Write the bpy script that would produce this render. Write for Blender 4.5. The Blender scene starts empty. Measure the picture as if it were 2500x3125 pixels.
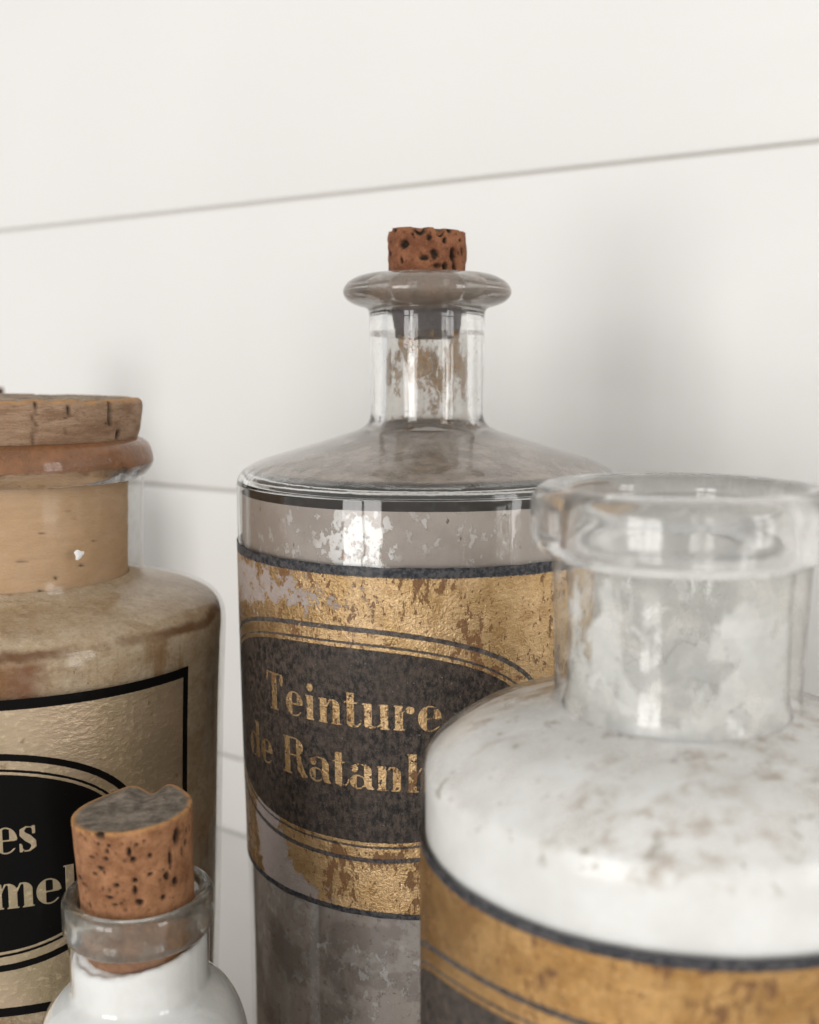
import bpy, math
import numpy as np

# ------------------------------------------------------------------ camera, world, light, exposure
S = bpy.context.scene
COL = S.collection
R_ = math.radians

cam_d = bpy.data.cameras.new("camera")
cam_d.sensor_fit = 'VERTICAL'
cam_d.sensor_height = 24.0
cam_d.lens = 24.0 * 3400.0 / 3125.0
cam_d.clip_start = 0.01
cam_d.clip_end = 50.0
cam_d.dof.use_dof = True
cam_d.dof.focus_distance = 0.233
cam_d.dof.aperture_fstop = 8.8
cam = bpy.data.objects.new("camera", cam_d)
cam.location = (0, 0, 0.1937)
cam.rotation_euler = (R_(90 - 7.25), 0, 0)
COL.objects.link(cam)
S.camera = cam

W = bpy.data.worlds.new("World")
S.world = W
W.use_nodes = True
bg = W.node_tree.nodes["Background"]
bg.inputs[0].default_value = (1.0, 0.985, 0.965, 1)
bg.inputs[1].default_value = 0.60


def window_light(az, dist, z0, cols, rows, pw, ph, gap, watts, color, centre=(0.0, 0.27)):
    """daylight through the panes of one tall window of the room, each pane one area lamp"""
    a = R_(az)
    d = np.array([math.sin(a), -math.cos(a)])
    side = np.array([math.cos(a), math.sin(a)])
    n = cols * rows
    for i in range(cols):
        for j in range(rows):
            u = (i - (cols - 1) / 2) * (pw + gap)
            p = np.array(centre) + d * dist + side * u
            L = bpy.data.lights.new("window_pane_light", 'AREA')
            L.shape = 'RECTANGLE'
            L.size = pw
            L.size_y = ph
            L.energy = watts / n
            L.color = color
            o = bpy.data.objects.new("window_pane_light", L)
            o.location = (p[0], p[1], z0 + j * (ph + gap) + ph / 2)
            o.rotation_euler = (R_(90), 0, R_(az))
            COL.objects.link(o)


window_light(-36, 1.9, -0.36, 2, 2, 0.34, 0.50, 0.045, 15, (1.0, 0.98, 0.955))
window_light(46, 2.3, -0.25, 2, 3, 0.26, 0.44, 0.05, 12, (1.0, 0.985, 0.96))

S.view_settings.view_transform = 'Standard'
S.view_settings.look = 'None'
S.view_settings.exposure = 0.2
S.view_settings.gamma = 1.0
S.view_settings.use_curve_mapping = False
cy = S.cycles
cy.use_denoising = True
cy.use_adaptive_sampling = True
cy.adaptive_threshold = 0.02
cy.max_bounces = 16
cy.diffuse_bounces = 5
cy.glossy_bounces = 6
cy.transmission_bounces = 14
cy.transparent_max_bounces = 20
cy.caustics_refractive = True
cy.caustics_reflective = False
cy.sample_clamp_indirect = 8.0
cy.blur_glossy = 0.3


# ------------------------------------------------------------------ node helpers
class Mat:
    def __init__(self, name):
        self.m = bpy.data.materials.new(name)
        self.m.use_nodes = True
        self.t = self.m.node_tree
        self.t.nodes.clear()
        self.out = self.t.nodes.new('ShaderNodeOutputMaterial')
        tc = self.t.nodes.new('ShaderNodeTexCoord')
        self.mm = self.vscale(tc.outputs['Object'], 1000.0)

    def lk(self, a, b):
        if hasattr(a, 'is_output'):
            self.t.links.new(a, b)
        else:
            if isinstance(a, (int, float)) and hasattr(b.default_value, '__len__'):
                a = (a,) * len(b.default_value)
            elif hasattr(a, '__len__') and len(a) == 3 and len(b.default_value) == 4:
                a = tuple(a) + (1.0,)
            b.default_value = a

    def vscale(self, v, s):
        n = self.t.nodes.new('ShaderNodeVectorMath')
        n.operation = 'SCALE'
        self.lk(v, n.inputs[0])
        n.inputs['Scale'].default_value = s
        return n.outputs[0]

    def vmul(self, v, s):
        n = self.t.nodes.new('ShaderNodeVectorMath')
        n.operation = 'MULTIPLY'
        self.lk(v, n.inputs[0])
        n.inputs[1].default_value = s
        return n.outputs[0]

    def vadd(self, v, s):
        n = self.t.nodes.new('ShaderNodeVectorMath')
        n.operation = 'ADD'
        self.lk(v, n.inputs[0])
        self.lk(s, n.inputs[1])
        return n.outputs[0]

    def noise(self, size, detail=4.0, rough=0.55, vec=None, dist=0.0, color=False):
        """noise with features of about `size` millimetres, 0..1"""
        n = self.t.nodes.new('ShaderNodeTexNoise')
        self.lk(self.mm if vec is None else vec, n.inputs['Vector'])
        n.inputs['Scale'].default_value = 1.0 / size
        n.inputs['Detail'].default_value = detail
        n.inputs['Roughness'].default_value = rough
        n.inputs['Distortion'].default_value = dist
        return n.outputs['Color' if color else 'Fac']

    def voro(self, size, vec=None, feature='F1', out='Distance', rnd=1.0):
        n = self.t.nodes.new('ShaderNodeTexVoronoi')
        n.feature = feature
        self.lk(self.mm if vec is None else vec, n.inputs['Vector'])
        n.inputs['Scale'].default_value = 1.0 / size
        n.inputs['Randomness'].default_value = rnd
        return n.outputs[out]

    def attr(self, name, out='Fac'):
        n = self.t.nodes.new('ShaderNodeAttribute')
        n.attribute_name = name
        return n.outputs[out]

    def math(self, op, a, b=0.0, clamp=False):
        n = self.t.nodes.new('ShaderNodeMath')
        n.operation = op
        n.use_clamp = clamp
        self.lk(a, n.inputs[0])
        self.lk(b, n.inputs[1])
        return n.outputs[0]

    def step(self, x, lo, hi, a=0.0, b=1.0):
        n = self.t.nodes.new('ShaderNodeMapRange')
        n.interpolation_type = 'SMOOTHSTEP'
        self.lk(x, n.inputs['Value'])
        if lo > hi:
            lo, hi, a, b = hi, lo, b, a
        n.inputs['From Min'].default_value = lo
        n.inputs['From Max'].default_value = hi
        n.inputs['To Min'].default_value = a
        n.inputs['To Max'].default_value = b
        return n.outputs[0]

    def band(self, x, lo, hi, soft):
        return self.math('MULTIPLY', self.step(x, lo - soft, lo + soft), self.step(x, hi + soft, hi - soft))

    def mix(self, f, a, b):
        n = self.t.nodes.new('ShaderNodeMix')
        n.data_type = 'RGBA'
        self.lk(f, n.inputs[0])
        self.lk(a, n.inputs[6])
        self.lk(b, n.inputs[7])
        return n.outputs[2]

    def bump(self, h, dist_mm, strength=1.0, normal=None):
        n = self.t.nodes.new('ShaderNodeBump')
        n.inputs['Strength'].default_value = strength
        n.inputs['Distance'].default_value = dist_mm / 1000.0
        self.lk(h, n.inputs['Height'])
        if normal is not None:
            self.lk(normal, n.inputs['Normal'])
        return n.outputs[0]

    def sep(self, v):
        n = self.t.nodes.new('ShaderNodeSeparateXYZ')
        self.lk(v, n.inputs[0])
        return n.outputs

    def pbr(self, color, rough=0.5, metal=0.0, normal=None, spec=0.5, coat=0.0, coat_rough=0.05, coat_normal=None, **kw):
        n = self.t.nodes.new('ShaderNodeBsdfPrincipled')
        self.lk(color, n.inputs['Base Color'])
        self.lk(rough, n.inputs['Roughness'])
        self.lk(metal, n.inputs['Metallic'])
        self.lk(spec, n.inputs['Specular IOR Level'])
        self.lk(coat, n.inputs['Coat Weight'])
        self.lk(coat_rough, n.inputs['Coat Roughness'])
        if normal is not None:
            self.lk(normal, n.inputs['Normal'])
        if coat_normal is not None:
            self.lk(coat_normal, n.inputs['Coat Normal'])
        for k, v in kw.items():
            self.lk(v, n.inputs[k])
        return n.outputs[0]

    def mixs(self, f, a, b):
        n = self.t.nodes.new('ShaderNodeMixShader')
        self.lk(f, n.inputs[0])
        self.lk(a, n.inputs[1])
        self.lk(b, n.inputs[2])
        return n.outputs[0]

    def node(self, kind, **kw):
        n = self.t.nodes.new(kind)
        for k, v in kw.items():
            self.lk(v, n.inputs[k])
        return n.outputs[0]

    def done(self, s):
        self.lk(s, self.out.inputs['Surface'])
        return self.m


# ------------------------------------------------------------------ mesh helpers
def link(name, mesh, mat, parent=None, smooth=True):
    o = bpy.data.objects.new(name, mesh)
    COL.objects.link(o)
    if mat:
        mesh.materials.append(mat)
    if smooth:
        mesh.polygons.foreach_set('use_smooth', [True] * len(mesh.polygons))
    if parent:
        o.parent = parent
    return o


def tag(o, label=None, cat=None, group=None, kind=None):
    for k, v in (('label', label), ('category', cat), ('group', group), ('kind', kind)):
        if v:
            o[k] = v
    return o


def thing(name, loc, label, cat, group=None, rot=(0, 0, 0)):
    o = bpy.data.objects.new(name, None)
    o.empty_display_size = 0.01
    o.location = loc
    o.rotation_euler = rot
    COL.objects.link(o)
    return tag(o, label, cat, group)


def spline(pts, sub=6, closed=False):
    """Catmull-Rom (centripetal-ish) resample of an (r,z) profile"""
    P = np.array(pts, float)
    n = len(P)
    out = []
    rng = range(n if closed else n - 1)
    for i in rng:
        if closed:
            p0, p1, p2, p3 = P[(i - 1) % n], P[i], P[(i + 1) % n], P[(i + 2) % n]
        else:
            p1, p2 = P[i], P[i + 1]
            p0 = P[i - 1] if i else 2 * p1 - p2
            p3 = P[i + 2] if i + 2 < n else 2 * p2 - p1
        d = np.linalg.norm
        l1 = d(p2 - p1)
        m1 = (p2 - p0) / max(d(p2 - p1) + d(p1 - p0), 1e-9) * l1
        m2 = (p3 - p1) / max(d(p3 - p2) + d(p2 - p1), 1e-9) * l1
        for k in range(sub):
            t = k / sub
            out.append((2 * t**3 - 3 * t**2 + 1) * p1 + (t**3 - 2 * t**2 + t) * m1
                       + (-2 * t**3 + 3 * t**2) * p2 + (t**3 - t**2) * m2)
    if not closed:
        out.append(P[-1])
    return np.array(out)


def hash3(ix, iy, iz, seed):
    h = (ix.astype(np.int64) * 374761393 + iy.astype(np.int64) * 668265263
         + iz.astype(np.int64) * 2147483647 + seed * 974634777) & 0xFFFFFFFF
    h = ((h ^ (h >> 13)) * 1274126177) & 0xFFFFFFFF
    return ((h ^ (h >> 16)) & 0xFFFFFF) / float(0xFFFFFF)


def vnoise(P, size, seed=0, octaves=3):
    """value noise on points P (n,3) in mm, about -1..1"""
    tot = np.zeros(len(P))
    amp, norm = 1.0, 0.0
    for o in range(octaves):
        Q = P / size * 2**o + 17.3 * o
        I = np.floor(Q).astype(np.int64)
        F = Q - I
        F = F * F * (3 - 2 * F)
        v = 0
        for dx in (0, 1):
            for dy in (0, 1):
                for dz in (0, 1):
                    w = (F[:, 0] if dx else 1 - F[:, 0]) * (F[:, 1] if dy else 1 - F[:, 1]) * (F[:, 2] if dz else 1 - F[:, 2])
                    v = v + w * hash3(I[:, 0] + dx, I[:, 1] + dy, I[:, 2] + dz, seed + o)
        tot += amp * (2 * v - 1)
        norm += amp
        amp *= 0.5
    return tot / norm


def lathe(prof, seg=144, closed=False, cap=False, wobble=0.0, seed=1):
    """surface of revolution from (r,z) in mm; closed joins last ring to first; cap fills the end rings"""
    P = np.array(prof, float)
    n = len(P)
    a = np.linspace(0, 2 * np.pi, seg, endpoint=False)
    r = np.repeat(P[:, 0], seg)
    z = np.repeat(P[:, 1], seg)
    A = np.tile(a, n)
    V = np.stack([r * np.sin(A), -r * np.cos(A), z], 1)
    if wobble:
        q = V.copy()
        q[:, 2] *= 0.6
        k = 1 + wobble * vnoise(q, 22.0, seed, 2) / np.maximum(r, 6.0)
        V[:, 0] *= k
        V[:, 1] *= k
        V[:, 2] += wobble * 0.6 * vnoise(q + 91.0, 26.0, seed + 5, 2)
    F = []
    rows = n if closed else n - 1
    for i in range(rows):
        j = (i + 1) % n
        b0, b1 = i * seg, j * seg
        for k in range(seg):
            k2 = (k + 1) % seg
            F.append((b0 + k, b1 + k, b1 + k2, b0 + k2))
    if cap:
        F.append(tuple(range(seg)))
        F.append(tuple(range((n - 1) * seg, n * seg))[::-1])
    me = bpy.data.meshes.new("lathe")
    me.from_pydata((V / 1000.0).tolist(), [], F)
    me.update()
    import bmesh
    bm = bmesh.new()
    bm.from_mesh(me)
    bmesh.ops.recalc_face_normals(bm, faces=bm.faces)
    bm.to_mesh(me)
    bm.free()
    return me


def box(sx, sy, sz, bevel=0.0):
    import bmesh
    bm = bmesh.new()
    bmesh.ops.create_cube(bm, size=1.0)
    bmesh.ops.scale(bm, vec=(sx, sy, sz), verts=bm.verts)
    if bevel:
        bmesh.ops.bevel(bm, geom=list(bm.edges), offset=bevel, segments=3, profile=0.5, affect='EDGES')
    me = bpy.data.meshes.new("box")
    bm.to_mesh(me)
    bm.free()
    return me


# ------------------------------------------------------------------ the setting: planked wall and painted shelf
def mat_paint(name, base, rough):
    m = Mat(name)
    v = m.vmul(m.mm, (0.12, 1.0, 1.0))
    h = m.noise(6.0, 2, 0.6, v)
    c = m.mix(m.step(m.noise(90.0, 1), 0.3, 0.7), tuple(b * 0.985 for b in base), base)
    return m.done(m.pbr(c, m.step(h, 0.2, 0.8, rough - 0.06, rough + 0.08), 0, m.bump(h, 0.05, 0.5), 0.4))


PAINT = mat_paint("white_wall_paint", (0.83, 0.82, 0.80), 0.5)
PAINT2 = mat_paint("white_shelf_paint", (0.80, 0.79, 0.765), 0.42)
DARKGAP = mat_paint("unpainted_gap", (0.74, 0.72, 0.68), 0.8)

WDIR = math.atan2(0.5564, -0.831)              # along the wall, away to the left
wall_c = np.array([0.5564, 0.831]) * 0.3345    # foot of the perpendicular from the camera
wall = thing("wall", (wall_c[0], wall_c[1], 0), None, None)
del_lab = [wall.pop(k) for k in ('label', 'category') if k in wall]
wall.rotation_euler = (0, 0, math.atan2(-0.5564, 0.831))
wall['kind'] = 'structure'
plank_h, gap = 0.1131, 0.0011
pm = box(2.6, 0.018, plank_h - gap, 0.0012)
for i in range(-1, 10):
    z = 0.0317 + plank_h * (i + 0.5)
    p = link("plank", pm if i > -1 else pm, None if pm.materials else PAINT, wall)
    p.location = (0.0, 0.009, z)
bk = link("wall_backing", box(2.6, 0.012, 1.5), DARKGAP, wall)
bk.location = (0, 0.0086, 0.6)

shelf = link("shelf", box(2.6, 0.262, 0.032, 0.003), PAINT2)
shelf.location = (wall_c[0] - 0.5564 * 0.1325, wall_c[1] - 0.831 * 0.1325, -0.016)
shelf.rotation_euler = wall.rotation_euler
shelf['kind'] = 'structure'


# ------------------------------------------------------------------ glass
def mat_glass(name, tint=(0.985, 0.99, 0.985), rough=0.0, wave=0.25, dirt=0.0, dirt_col=(0.45, 0.36, 0.26), base=0.0, above=None):
    m = Mat(name)
    h = m.noise(9.0, 3, 0.5, m.vmul(m.mm, (1, 1, 0.45)))
    nb = m.bump(h, wave, 0.35)
    nb = m.bump(m.noise(1.8, 3, 0.6, m.vmul(m.mm, (1, 1, 0.06))), 0.05, 0.45, nb)
    g = m.pbr(tint, rough, 0, nb, 0.5, **{'Transmission Weight': 1.0, 'IOR': 1.5})
    if dirt:
        d = m.pbr(m.mix(m.noise(3.0, 4), tuple(v * 0.7 for v in dirt_col), tuple(v * 1.25 for v in dirt_col)), 0.5, 0, m.bump(m.noise(1.6, 4, 0.7), 0.3, 0.7), 0.5, 0.3, 0.1)
        k = m.step(m.noise(5.0, 5, 0.65), 0.42, 0.66, base, max(base, dirt))
        if above:
            zz = m.math('ADD', m.sep(m.mm)[2], m.math('MULTIPLY', m.noise(4.0, 3), 1.6))
            k = m.math('MULTIPLY', k, m.step(zz, above + 0.5, above + 1.1))
        g = m.mixs(k, g, d)
    return m.done(g)


def mat_thin(name, dust=0.0, dust_col=(0.5, 0.44, 0.37), rough=0.03, wave=0.3, above=None, edge=None, refl=1.0):
    """thin clear glass wall of a body: mirror-like skin over whatever lies behind it"""
    m = Mat(name)
    h = m.noise(11.0, 3, 0.5, m.vmul(m.mm, (1, 1, 0.5)))
    nb = m.bump(h, wave, 0.3)
    lw = m.t.nodes.new('ShaderNodeLayerWeight')
    lw.inputs['Blend'].default_value = 0.5
    m.lk(nb, lw.inputs['Normal'])
    fr = m.math('ADD', m.math('MULTIPLY', m.math('POWER', lw.outputs['Facing'], 4.0), 0.8 * refl), 0.045 * refl)
    gl = m.node('ShaderNodeBsdfGlossy', Color=(1, 1, 1), Roughness=rough, Normal=nb)
    tr = m.node('ShaderNodeBsdfTransparent', Color=m.mix(m.step(lw.outputs['Facing'], 0.62, 0.95), (0.97, 0.975, 0.965), edge or (0.93, 0.93, 0.92)))
    s = m.mixs(fr, tr, gl)
    if dust:
        d = m.pbr(dust_col, 0.85)
        k = m.math('MULTIPLY', m.step(m.noise(6.0, 5, 0.7), 0.42, 0.75), dust)
        if above:
            k = m.math('MULTIPLY', k, m.step(m.sep(m.mm)[2], above - 0.5, above + 0.5))
        s = m.mixs(k, s, d)
    return m.done(s)


def mat_glass_soiled():
    """clear glass with taupe grime baked on the lip and the whole shoulder"""
    m = Mat("soiled_old_glass")
    z = m.sep(m.mm)[2]
    h = m.noise(9.0, 2, 0.5, m.vmul(m.mm, (1, 1, 0.45)))
    nb = m.bump(h, 0.25, 0.35)
    nb = m.bump(m.noise(1.6, 3, 0.6, m.vmul(m.mm, (1, 1, 0.05))), 0.05, 0.5, nb)
    g = m.pbr((0.975, 0.98, 0.97), 0.0, 0, nb, 0.5, **{'Transmission Weight': 1.0, 'IOR': 1.5})
    n = m.noise(6.0, 5, 0.66)
    n2 = m.noise(2.2, 4, 0.7, m.vmul(m.mm, (1, 1, 2.0)))
    c = m.mix(m.step(n, 0.3, 0.7), (0.29, 0.235, 0.185), (0.37, 0.31, 0.255))
    c = m.mix(m.math('MULTIPLY', m.math('MULTIPLY', m.step(n, 0.48, 0.58), m.step(z, 206.0, 209.0)), 0.4), c, (0.17, 0.075, 0.03))
    sp = m.math('MULTIPLY', m.step(m.noise(1.7, 4, 0.65, m.vadd(m.mm, (4.0, 9.0, 2.0))), 0.66, 0.69), m.step(m.noise(14.0, 2), 0.42, 0.55))
    c = m.mix(m.math('MULTIPLY', sp, 0.85), c, (0.09, 0.045, 0.02))
    d = m.pbr(c, 0.5, 0, m.bump(n2, 0.12, 0.4), 0.4, 1.0, 0.06, nb)
    shoulder = m.math('MULTIPLY', m.step(z, 180.5, 176.0, 0.35, 1.0), m.math('MULTIPLY', m.step(z, 182.0, 180.0), m.step(z, 170.3, 171.3)))
    lip = m.step(z, 207.0, 209.5)
    k = m.math('ADD', m.math('MULTIPLY', shoulder, m.step(n, 0.3, 0.7, 0.45, 0.78)), m.math('MULTIPLY', lip, m.step(n, 0.3, 0.66, 0.22, 0.58)))
    k = m.math('ADD', k, m.math('MULTIPLY', m.step(n2, 0.5, 0.8), 0.16), True)
    return m.done(m.mixs(k, g, d))


SOILED = mat_glass_soiled()
CLEAR = mat_glass("clear_old_glass")
LIP_BROWN = mat_glass("rust_stained_lip_glass", dirt=0.95, dirt_col=(0.25, 0.105, 0.038), base=0.65, above=172.0)
CLEAR_HAZY = mat_glass("hazy_old_glass", (0.95, 0.95, 0.94), 0.07, 0.5, dirt=0.25, dirt_col=(0.62, 0.60, 0.57), base=0.05)
CLEAR_DIRTY = mat_glass("clear_old_glass_stained", dirt=0.25)
CLEAR_GREEN = mat_glass("thick_greenish_glass", (0.93, 0.945, 0.92), 0.05, 0.3, dirt=0.4, dirt_col=(0.30, 0.275, 0.225), base=0.12)
THIN = mat_thin("thin_glass_wall", rough=0.045, wave=0.7)
THIN_EDGE = mat_thin("inner_glass_wall_thick_edge", 0.0, rough=0.06, wave=1.0, edge=(0.32, 0.30, 0.27))
THIN_WHITE = mat_thin("thin_glass_wall_chalky", 0.5, (0.68, 0.645, 0.60), 0.24, 0.9, 128.0, refl=0.7, edge=(0.55, 0.53, 0.50))
THIN_DUSTY = mat_thin("thin_dusty_glass_wall", 0.28)


# ------------------------------------------------------------------ residue on the inside of the glass
def mat_residue_grey():
    m = Mat("grey_taupe_residue")
    z = m.sep(m.mm)[2]
    c = m.mix(m.step(m.noise(14, 5), 0.35, 0.65), (0.285, 0.235, 0.205), (0.36, 0.305, 0.27))
    # clouded and blotched below the label
    low = m.step(z, 80.0, 76.0)
    blot = m.step(m.noise(17, 5, 0.62, dist=0.6), 0.50, 0.58)
    c = m.mix(m.math('MULTIPLY', low, m.math('MULTIPLY', blot, 0.45)), c, (0.105, 0.08, 0.068))
    vein = m.step(m.noise(9, 5, 0.7, m.vadd(m.mm, (40.0, 3.0, 9.0))), 0.50, 0.62)
    c = m.mix(m.math('MULTIPLY', low, m.math('MULTIPLY', vein, 0.5)), c, (0.46, 0.42, 0.39))
    spk = m.math('MULTIPLY', low, m.step(m.noise(1.6, 4, 0.7, m.vadd(m.mm, (60.0, 1.0, 5.0))), 0.58, 0.66))
    c = m.mix(m.math('MULTIPLY', spk, 0.6), c, (0.12, 0.085, 0.065))
    # pale flakes that came loose
    vd = m.t.nodes.new('ShaderNodeVectorMath')
    vd.operation = 'DISTANCE'
    m.lk(m.mm, vd.inputs[0])
    vd.inputs[1].default_value = (-15.6, -41.8, 158.0)
    near = m.step(vd.outputs['Value'], 13.0, 2.0)          # a patch where the film has crystallised
    fn = m.math('ADD', m.noise(2.6, 5, 0.66, m.vmul(m.mm, (1, 1, 0.8))), m.math('MULTIPLY', near, 0.14))
    fl = m.math('MULTIPLY', m.step(fn, 0.545, 0.61),
                m.math('ADD', m.step(m.noise(16, 3, 0.5, m.vadd(m.mm, (7.0, 70.0, 20.0))), 0.42, 0.58), near, True))
    c = m.mix(m.math('MULTIPLY', fl, m.math('ADD', m.math('MULTIPLY', near, 0.5), 0.32)), c, (0.78, 0.765, 0.75))
    c = m.mix(m.math('MULTIPLY', m.math('MULTIPLY', near, m.step(m.noise(1.2, 3, 0.6, m.vadd(m.mm, (3.0, 3.0, 50.0))), 0.62, 0.68)), 0.7), c, (0.42, 0.20, 0.08))
    # brown specks
    sp = m.math('MULTIPLY', m.step(m.noise(1.5, 4, 0.6, m.vmul(m.mm, (1, 1, 0.5))), 0.67, 0.70),
                m.step(m.noise(12, 2), 0.45, 0.6))
    c = m.mix(m.math('MULTIPLY', sp, 0.85), c, (0.10, 0.045, 0.02))
    h = m.math('ADD', m.noise(1.2, 4, 0.7), m.math('MULTIPLY', fl, 1.2))
    return m.done(m.pbr(c, m.step(fl, 0, 1, 0.55, 0.3), 0, m.bump(h, 0.25, 0.6), 0.5))


def mat_residue_beige():
    m = Mat("beige_crusted_residue")
    z = m.sep(m.mm)[2]
    wv = m.vmul(m.mm, (1, 1, 1.6))
    c = m.mix(m.step(m.noise(10, 5, 0.66, wv, 0.15), 0.30, 0.70), (0.56, 0.385, 0.22), (0.74, 0.58, 0.40))
    dark = m.step(m.noise(8, 5, 0.68, m.vadd(wv, (31.0, 5.0, 77.0)), 0.2), 0.47, 0.70)
    rim = m.math('ADD', m.step(z, 150.0, 146.0), 0.0, True)
    low = m.step(z, 138.5, 133.0)
    k = m.math('MULTIPLY', dark, m.math('ADD', m.math('MULTIPLY', low, 0.12), 0.28))
    c = m.mix(k, c, (0.27, 0.12, 0.035))
    c = m.mix(m.math('MULTIPLY', m.step(m.noise(1.6, 5, 0.78, wv), 0.46, 0.64), 0.42), c, (0.36, 0.225, 0.115))
    c = m.mix(m.math('MULTIPLY', m.step(m.noise(2.0, 5, 0.75, m.vadd(wv, (9.0, 61.0, 4.0))), 0.55, 0.66), 0.4), c, (0.82, 0.70, 0.53))
    # rusty tide line round the shoulder edge
    wz = m.math('ADD', z, m.math('MULTIPLY', m.math('SUBTRACT', m.noise(13, 4, 0.6), 0.5), 5.0))
    tide = m.math('MULTIPLY', m.band(wz, 135.6, 137.6, 0.7), m.step(m.noise(18, 4), 0.28, 0.46))
    c = m.mix(m.math('MULTIPLY', tide, 0.95), c, (0.19, 0.075, 0.02))
    # rusty cloud above the label
    xs = m.sep(m.mm)
    cloud = m.math('MULTIPLY', m.band(wz, 127.0, 135.2, 1.0),
                   m.step(m.math('ADD', xs[0], m.math('MULTIPLY', m.noise(9, 6), 14.0)), 29.0, 24.0))
    c = m.mix(m.math('MULTIPLY', cloud, m.step(m.noise(6, 5, 0.65), 0.35, 0.6, 0.7, 1.0)), c, (0.26, 0.098, 0.027))
    drip = m.math('MULTIPLY', m.math('MULTIPLY', low, m.step(m.noise(5.0, 4, 0.6, m.vmul(m.mm, (1, 1, 0.14))), 0.52, 0.66)), m.step(m.noise(16, 3), 0.40, 0.60))
    c = m.mix(m.math('MULTIPLY', drip, 0.7), c, (0.30, 0.135, 0.035))
    sp = m.step(m.noise(1.3, 4, 0.6), 0.69, 0.73)
    c = m.mix(m.math('MULTIPLY', sp, 0.7), c, (0.13, 0.07, 0.03))
    h = m.math('ADD', m.noise(1.5, 5, 0.78, wv), m.math('MULTIPLY', m.noise(7, 3), 1.2))
    return m.done(m.pbr(c, 0.7, 0, m.bump(h, 1.2, 1.0), 0.3))


def mat_residue_white(name, smear=1.0):
    m = Mat(name)
    z = m.sep(m.mm)[2]
    c = m.mix(m.step(m.noise(9, 6), 0.3, 0.7), (0.76, 0.75, 0.73), (0.86, 0.85, 0.84))
    up = m.step(z, 124.0, 128.0)
    s1 = m.step(m.noise(5, 5, 0.74, m.vmul(m.mm, (0.8, 1.4, 1))), 0.46, 0.66)
    s2 = m.step(m.noise(20, 3, 0.5, m.vadd(m.mm, (50.0, 11.0, 4.0))), 0.42, 0.6)
    c = m.mix(m.math('MULTIPLY', m.math('MULTIPLY', up, m.math('MULTIPLY', s1, s2)), 0.9 * smear), c, (0.36, 0.26, 0.18))
    s3 = m.step(m.noise(4, 5, 0.65, m.vadd(m.mm, (5.0, 81.0, 40.0))), 0.60, 0.66)
    c = m.mix(m.math('MULTIPLY', m.math('MULTIPLY', up, s3), 0.6 * smear), c, (0.24, 0.19, 0.13))
    h = m.noise(2.5, 5, 0.7)
    return m.done(m.pbr(c, 0.7, 0, m.bump(h, 0.35, 0.5), 0.3))


def mat_film(name, col, lo, hi, size, strength=0.9, haze=0.0):
    """thin stain that clings in patches to the inside of a neck"""
    m = Mat(name)
    z = m.sep(m.mm)[2]
    n1 = m.noise(size, 5, 0.66, m.vmul(m.mm, (1, 1, 0.55)), 0.4)
    n2 = m.attr('film')
    k = m.math('MAXIMUM', m.step(m.math('ADD', n1, n2), lo, hi), haze)
    c = m.mix(m.step(m.noise(size * 0.5, 4, 0.6, m.vadd(m.mm, (9.0, 2.0, 1.0))), 0.35, 0.65), col[0], col[1])
    d = m.pbr(c, 0.75, 0, m.bump(n1, 0.3, 0.6), 0.3)
    tl = m.node('ShaderNodeBsdfTranslucent', Color=c)
    d = m.mixs(0.35, d, tl)
    tr = m.node('ShaderNodeBsdfTransparent', Color=(1, 1, 1))
    return m.done(m.mixs(m.math('MULTIPLY', k, strength), tr, d))


RES_GREY = mat_residue_grey()
RES_BEIGE = mat_residue_beige()
RES_WHITE = mat_residue_white("white_powder_coat")
RES_WHITE2 = mat_residue_white("white_powder_small", 0.0)
FILM_BROWN = mat_film("brown_neck_stain", ((0.36, 0.17, 0.04), (0.40, 0.28, 0.15)), 0.44, 0.60, 4.0, 0.95, 0.2)
FILM_WHITE = mat_film("white_powder_smears", ((0.84, 0.83, 0.82), (0.92, 0.91, 0.90)), 0.52, 0.62, 5.0, 0.95, 0.12)


# ------------------------------------------------------------------ lettering as distance fields (fat-face letters)
def g_rect(x, y, x0, x1, y0, y1):
    return np.maximum(np.abs(x - (x0 + x1) / 2) - (x1 - x0) / 2, np.abs(y - (y0 + y1) / 2) - (y1 - y0) / 2)


def g_ell(x, y, cx, cy_, a, b):
    u, v = (x - cx) / a, (y - cy_) / b
    k = np.sqrt(u * u + v * v) + 1e-6
    g = np.sqrt((u / a) ** 2 + (v / b) ** 2) / k + 1e-6
    return (k - 1) / g


def g_stroke(x, y, pts):
    d = np.full(x.shape, 1e3)
    for (x0, y0, r0), (x1, y1, r1) in zip(pts[:-1], pts[1:]):
        dx, dy = x1 - x0, y1 - y0
        t = np.clip(((x - x0) * dx + (y - y0) * dy) / (dx * dx + dy * dy + 1e-9), 0, 1)
        d = np.minimum(d, np.hypot(x - x0 - t * dx, y - y0 - t * dy) - (r0 + t * (r1 - r0)))
    return d


MIN, MAX = np.minimum, np.maximum
HL = 0.17  # half-thickness of hairlines


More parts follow.
